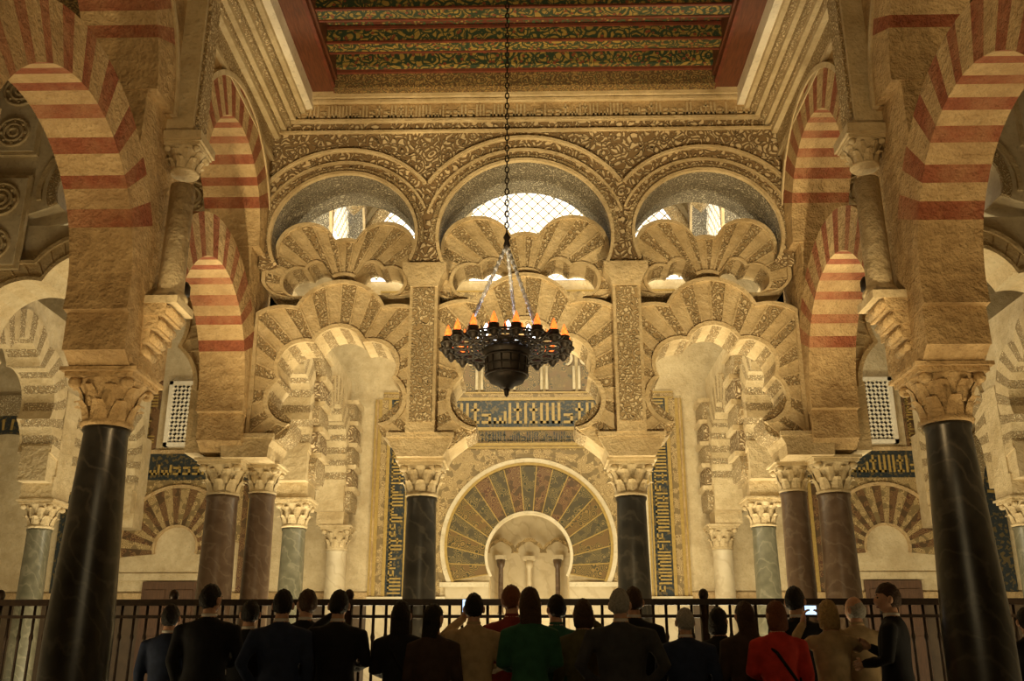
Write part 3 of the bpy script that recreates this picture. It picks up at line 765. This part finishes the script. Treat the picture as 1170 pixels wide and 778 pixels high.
def person(name,px,Y,H,coat,pants,hair,style='short',L='down',Rr='down',head=0,wd=1.0,turn=0,extra=None):
    X=(px-601)*Y*.000868
    root=empty(name,(X,Y,0)); root.rotation_euler=(0,0,R(turn)); k=H/1.73; root.scale=(k,k,k)
    mb=MB(COL[coat],COL[pants],SKIN,SHOE); b=COL[coat]
    fem=style in('long','bob')
    sw=wd*(.92 if fem else 1.04)
    mb.rings([(0,0,.80,.175*wd,.13),(0,0,.92,.178*wd,.135),(0,0,1.06,(.145 if fem else .162)*wd,.118),(0,.005,1.20,.172*sw,.128),(0,-.005,1.31,.192*sw,.126),(0,-.01,1.385,.192*sw,.108),(0,-.012,1.43,.150*sw,.088),(0,-.01,1.462,.075,.070),(0,-.005,1.485,.058,.060),(0,.0,1.56,.053,.056)],20,b)
    for s2,ps in((-1,L),(1,Rr)):
        e,w=POSE[ps]
        mb.tube([(s2*.13*sw,-.01,1.395),(s2*.195*sw,-.01,1.378),(s2*e[0]*sw*.98,e[1],e[2]),(s2*(e[0]*.5+w[0]*.5),(e[1]+w[1])/2,(e[2]+w[2])/2),(s2*w[0],w[1],w[2])],[.050,.066,.054,.048,.037],b,10)
        mb.tube([(s2*.09,0,.92),(s2*.10,.01,.70),(s2*.10,.02,.48),(s2*.105,-.01,.30),(s2*.105,-.015,.07)],[.098,.088,.066,.060,.048],b,10)
        mb.tube([(s2*.105,-.06,.045),(s2*.11,.04,.05),(s2*.12,.15,.035),(s2*.122,.19,.03)],[.035,.042,.036,.022],b,8)
    me=mb.mesh(name+'_tmp'); o=bpy.data.objects.new('body',me); scn.collection.objects.link(o); o.parent=root
    r=o.modifiers.new('r','REMESH'); r.mode='VOXEL'; r.voxel_size=.017; r.use_smooth_shade=True
    s_=o.modifiers.new('s','SMOOTH'); s_.factor=.6; s_.iterations=4
    pending.append((o,fem,coat,pants))
    hd=MB(SKIN,HAIR[hair],EYE,LIP)
    def hf(p):
        x,y,z=p; rx=.076*(1-.22*max(0,-z)**1.2); ry=.094
        q=[x*rx,y*ry,z*.118]
        if y<0 and z<-.3: q[1]*=.86
        if y>.85 and abs(x)<.3 and -.35<z<.15: q[1]+=.018*(1-abs(x)/.3)*(1-(z+.2)**2*3)
        return q
    T=Matrix.Translation((0,.015,1.612))@Matrix.Rotation(R(head),4,'Z'); hd.M=T
    hd.ell((0,0,0),(1,1,1),SKIN,24,18,hf)
    hd.tube([(0,-.012,-.14),(0,-.008,-.05)],[.052,.050],SKIN,12)
    for s2 in(-1,1):
        hd.ell((s2*.085,-.005,-.008),(.014,.022,.033),SKIN,8,6)
        hd.ell((s2*.030,.080,.012),(.013,.010,.009),EYE,8,6)
        hd.ell((s2*.030,.086,.034),(.018,.006,.004),HAIR[hair],8,5)
    hd.ell((0,.094,-.020),(.013,.018,.022),SKIN,8,6)
    hd.ell((0,.084,-.062),(.024,.010,.008),LIP,8,5)
    ph=px*.37
    def hr(p):
        x,y,z=p
        n_=1+.035*S(x*11+z*8+ph)*C(y*9+ph)+.02*S(x*23+y*19)*max(0,z+.3)
        f=1.0
        lim=-.52 if y<-.25 else (-.52+(y+.25)*1.2)
        if y>.45: lim=.38
        if z<lim: f=.87
        return (x*.085*n_*f,(y*.105-.006)*n_*f,(z*.130 if z>0 else z*.118)*n_*f)
    if style!='bald': hd.ell((0,-.004,.006),(1,1,1),HAIR[hair],32,24,hr)
    else:
        def hb_(p):
            x,y,z=p; f=1.0 if (z<.25 and y<.35 and z>-.6) else .9
            return (x*.083*f,(y*.102-.004)*f,z*.118*f)
        hd.ell((0,-.002,0),(1,1,1),HAIR[hair],28,20,hb_)
    if style=='long':
        hd.rings([(0,-.05,-.30,.045,.015),(0,-.062,-.24,.078,.03),(0,-.058,-.15,.090,.045),(0,-.035,-.05,.092,.065),(0,-.02,.04,.088,.082)],20,HAIR[hair])
    if style=='bob':
        hd.rings([(0,-.03,-.13,.07,.05),(0,-.03,-.11,.092,.072),(0,-.022,-.05,.097,.082),(0,-.015,.03,.089,.085)],20,HAIR[hair])
    hd.obj('head',root,fix=False)
    if not fem:
        cl=MB(COL['white'] if coat in('black','navy','grey') else b)
        cl.lathe([(.064,1.455),(.062,1.497),(.058,1.503),(.054,1.46)],0,-.004,20,cl.mats[0],1,1.06); cl.obj('collar',root,fix=False)
    hn=MB(SKIN)
    for s2,ps in((-1,L),(1,Rr)):
        e,w=POSE[ps]; e=Vector((s2*e[0]*.98*sw,e[1],e[2])); w=Vector((s2*w[0],w[1],w[2]))
        d=(w-e).normalized()
        if ps=='up': d=Vector((-s2*.25,.35,.9)).normalized()
        inn=Vector((-s2,0,0)); inn=(inn-d*inn.dot(d)).normalized()
        sd=d.cross(inn).normalized()
        if sd.y<0: sd=-sd
        hn.tube([w-d*.03,w+d*.02,w+d*.05],[.028,.030,.026],SKIN,8)
        for j in range(4):
            o0=sd*(.030-.02*j)
            hn.tube([w+d*.01+o0*.6,w+d*.055+o0,w+d*.09+o0],[.015,.014,.011],SKIN,6)
            ln=(.070,.078,.074,.058)[j]
            hn.tube([w+d*.085+o0,w+d*(.085+ln*.45)+o0+inn*.012,w+d*(.085+ln*.75)+o0+inn*.03,w+d*(.085+ln*.9)+o0+inn*.05],[.0095,.009,.008,.006],SKIN,6)
        hn.tube([w+d*.02+sd*.02,w+d*.05+sd*.048+inn*.01,w+d*.085+sd*.055+inn*.025],[.014,.012,.008],SKIN,6)
    hn.obj('hands',root,fix=False)
    if extra:
        ex=MB(COL['black'],SCREENM)
        if extra=='phone':
            ex.box(-.06,.06,.38,.392,1.63,1.72,COL['black']); ex.box(-.055,.055,.376,.38,1.635,1.715,SCREENM); ex.obj('camera_phone',root)
        elif extra=='phoneL':
            ex.box(-.13,-.05,.37,.38,1.60,1.72,COL['black']); ex.box(-.125,-.055,.366,.37,1.605,1.715,SCREENM); ex.obj('camera_phone',root)
        elif extra=='bag':
            pts=[(-.17,.03,1.42),(-.05,-.15,1.30),(.08,-.165,1.10),(.2,-.10,.92),(.22,.0,.88)]
            ex.tube(pts,.014,COL['black'],6)
            ex.rings([(.25,0,.62,.05,.12),(.25,0,.64,.07,.15),(.25,0,.85,.065,.14),(.25,0,.90,.03,.12)],16,COL['brown']); ex.obj('shoulder_bag',root)
    return root
M='standing_man'; W='standing_woman'
person(M,195,9.3,1.66,'navy','black','black','short',wd=.95)
person(M,240,8.8,1.80,'black','black','black','short','down','front',head=-25,wd=1.08)
person(M,286,9.3,1.70,'black','black','black','short',head=15)
person(M,324,8.6,1.74,'navy','black','black','short','pocket','down',wd=1.02)
person(M,350,9.4,1.80,'black','black','brown','short',head=40)
person(M,388,8.8,1.75,'black','black','black','short','up','front',head=10,extra='phoneL')
person(W,460,8.8,1.66,'black','black','black','long','front','down',extra='bag')
person(W,498,8.6,1.62,'brown','white','black','long',head=-35)
person(M,543,8.8,1.72,'beige','black','black','short','up','front',extra='phoneL')
person(M,586,9.2,1.82,'maroon','jeans','auburn','short',head=-30)
person(W,607,8.4,1.74,'green','black','brown','long','front','front',head=10)
person(M,636,9.3,1.74,'green','jeans','black','short',head=30)
person(W,667,8.9,1.68,'olive','black','brown','bob','down','up',head=15,extra='phone')
person(M,710,8.3,1.72,'grey','black','grey','short','pocket','pocket',wd=1.16,head=-12)
person(M,724,9.4,1.82,'black','black','brown','short')
person(M,782,8.9,1.60,'navy','black','grey','short',wd=1.08,head=8)
person(W,820,9.3,1.63,'black','black','black','bob',head=-40)
person(W,849,9.0,1.66,'brown','black','brown','long',head=20)
person(W,885,8.6,1.64,'red','black','auburn','bob','front','down',extra='bag',wd=1.08,head=25)
person(M,908,9.4,1.82,'black','black','black','short',head=-30)
person(W,944,8.8,1.66,'beige','brown','blond','bob','up','up',turn=8,extra='phone')
person(M,974,9.4,1.74,'beige','brown','grey','bald','front','down',head=35)
person(M,1014,8.8,1.80,'black','black','brown','short','front','chest',turn=62,head=22)
person(M,1165,8.9,1.60,'black','black','black','short')
bpy.context.view_layer.update()
dg=bpy.context.evaluated_depsgraph_get()
res=[]
for o,fem,coat,pants in pending:
    me=bpy.data.meshes.new_from_object(o.evaluated_get(dg)); res.append(me)
for (o,fem,coat,pants),me in zip(pending,res):
    o.modifiers.clear(); o.data=me; me.name='body'
    me.materials.clear()
    for m in(COL[coat],COL[pants],SKIN,SHOE): me.materials.append(m)
    hem=.80
    mi=[]
    for p in me.polygons:
        c=p.center
        arm=abs(c.x)>.19
        if c.z>1.478 and abs(c.x)<.075 and abs(c.y)<.09: mi.append(2)
        elif c.z<.09: mi.append(3)
        elif c.z<hem+.02 and not arm: mi.append(1)
        else: mi.append(0)
    me.polygons.foreach_set('material_index',mi)
    me.polygons.foreach_set('use_smooth',[True]*len(me.polygons)); me.update()

# ------------------------------------------------------------------ lights
WARM=(1,.765,.40); AMB=(1,.67,.30); PALE=(1,.855,.54)
LG=.90
def look(o,t): o.rotation_euler=(Vector(t)-o.location).to_track_quat('-Z','Y').to_euler()
def spot(loc,to,p,ang=50,col=WARM,size=.10,blend=.6):
    l=bpy.data.lights.new('floodlight','SPOT'); l.energy=p*LG; l.spot_size=R(ang); l.spot_blend=blend; l.color=col; l.shadow_soft_size=size
    o=bpy.data.objects.new('floodlight',l); scn.collection.objects.link(o); o.location=loc; look(o,to)
def area(loc,to,p,sx,sy,col=WARM):
    l=bpy.data.lights.new('hidden_area_light','AREA'); l.shape='RECTANGLE'; l.size=sx; l.size_y=sy; l.energy=p*LG; l.color=col  # shared by the floor uplights and the added fills
    o=bpy.data.objects.new('hidden_area_light',l); scn.collection.objects.link(o); o.location=loc; look(o,to)
for sx in(-1,1):
    spot((sx*2.4,4.6,.5),(sx*1.2,11.3,6.4),1750,42)
    spot((sx*1.0,3.5,.5),(sx*-3.4,8.4,5.8),600,52,AMB)
    area((sx*2.2,13.0,.3),(sx*2.0,14.5,8),200,1.6,.5,PALE)
    area((sx*5.5,13.5,.3),(sx*5.7,16.5,8),135,2,.6,PALE)
    area((sx*5.5,8.5,.3),(sx*5.5,9.5,8),100,1.5,1.5,WARM)
    area((sx*9.2,13.5,.3),(sx*9.2,15.5,8),45,1.5,.8,PALE)
    spot((sx*5.4,6.0,.4),(sx*3.6,8,5.5),180,70,AMB)
area((0,12.6,8.0),(0,17.5,3.8),240,5.0,.4,PALE)  # added fill, unseen behind the spandrel, facing down to the mihrab wall
area((0,12.5,8.2),(0,15.5,11),130,5.0,.4,PALE)  # added fill, unseen behind the spandrel, brightens the vault
area((0,16.0,.3),(0,18,5),75,3,.4,PALE)
area((0,YB+.7,.25),(0,YB+.9,4),70,.6,.4,PALE)
area((0,10.3,.25),(0,11.0,8.6),170,5,.3,WARM)
area((0,-.8,3.4),(0,9,1.2),70,3,1.0,WARM)  # added fill behind the camera to lift the backs of the crowd
w=bpy.data.worlds.new('World'); scn.world=w; w.use_nodes=True
w.node_tree.nodes['Background'].inputs[0].default_value=(1,.75,.45,1); w.node_tree.nodes['Background'].inputs[1].default_value=.02

# ------------------------------------------------------------------ camera
cd=bpy.data.cameras.new('camera'); cam=bpy.data.objects.new('camera',cd); scn.collection.objects.link(cam)
cd.sensor_width=36; cd.lens=36*1116/1170; cd.clip_start=.05
cam.location=(.075,0,1.1); cam.rotation_euler=(R(90+18.62),0,R(1.21))
scn.camera=cam
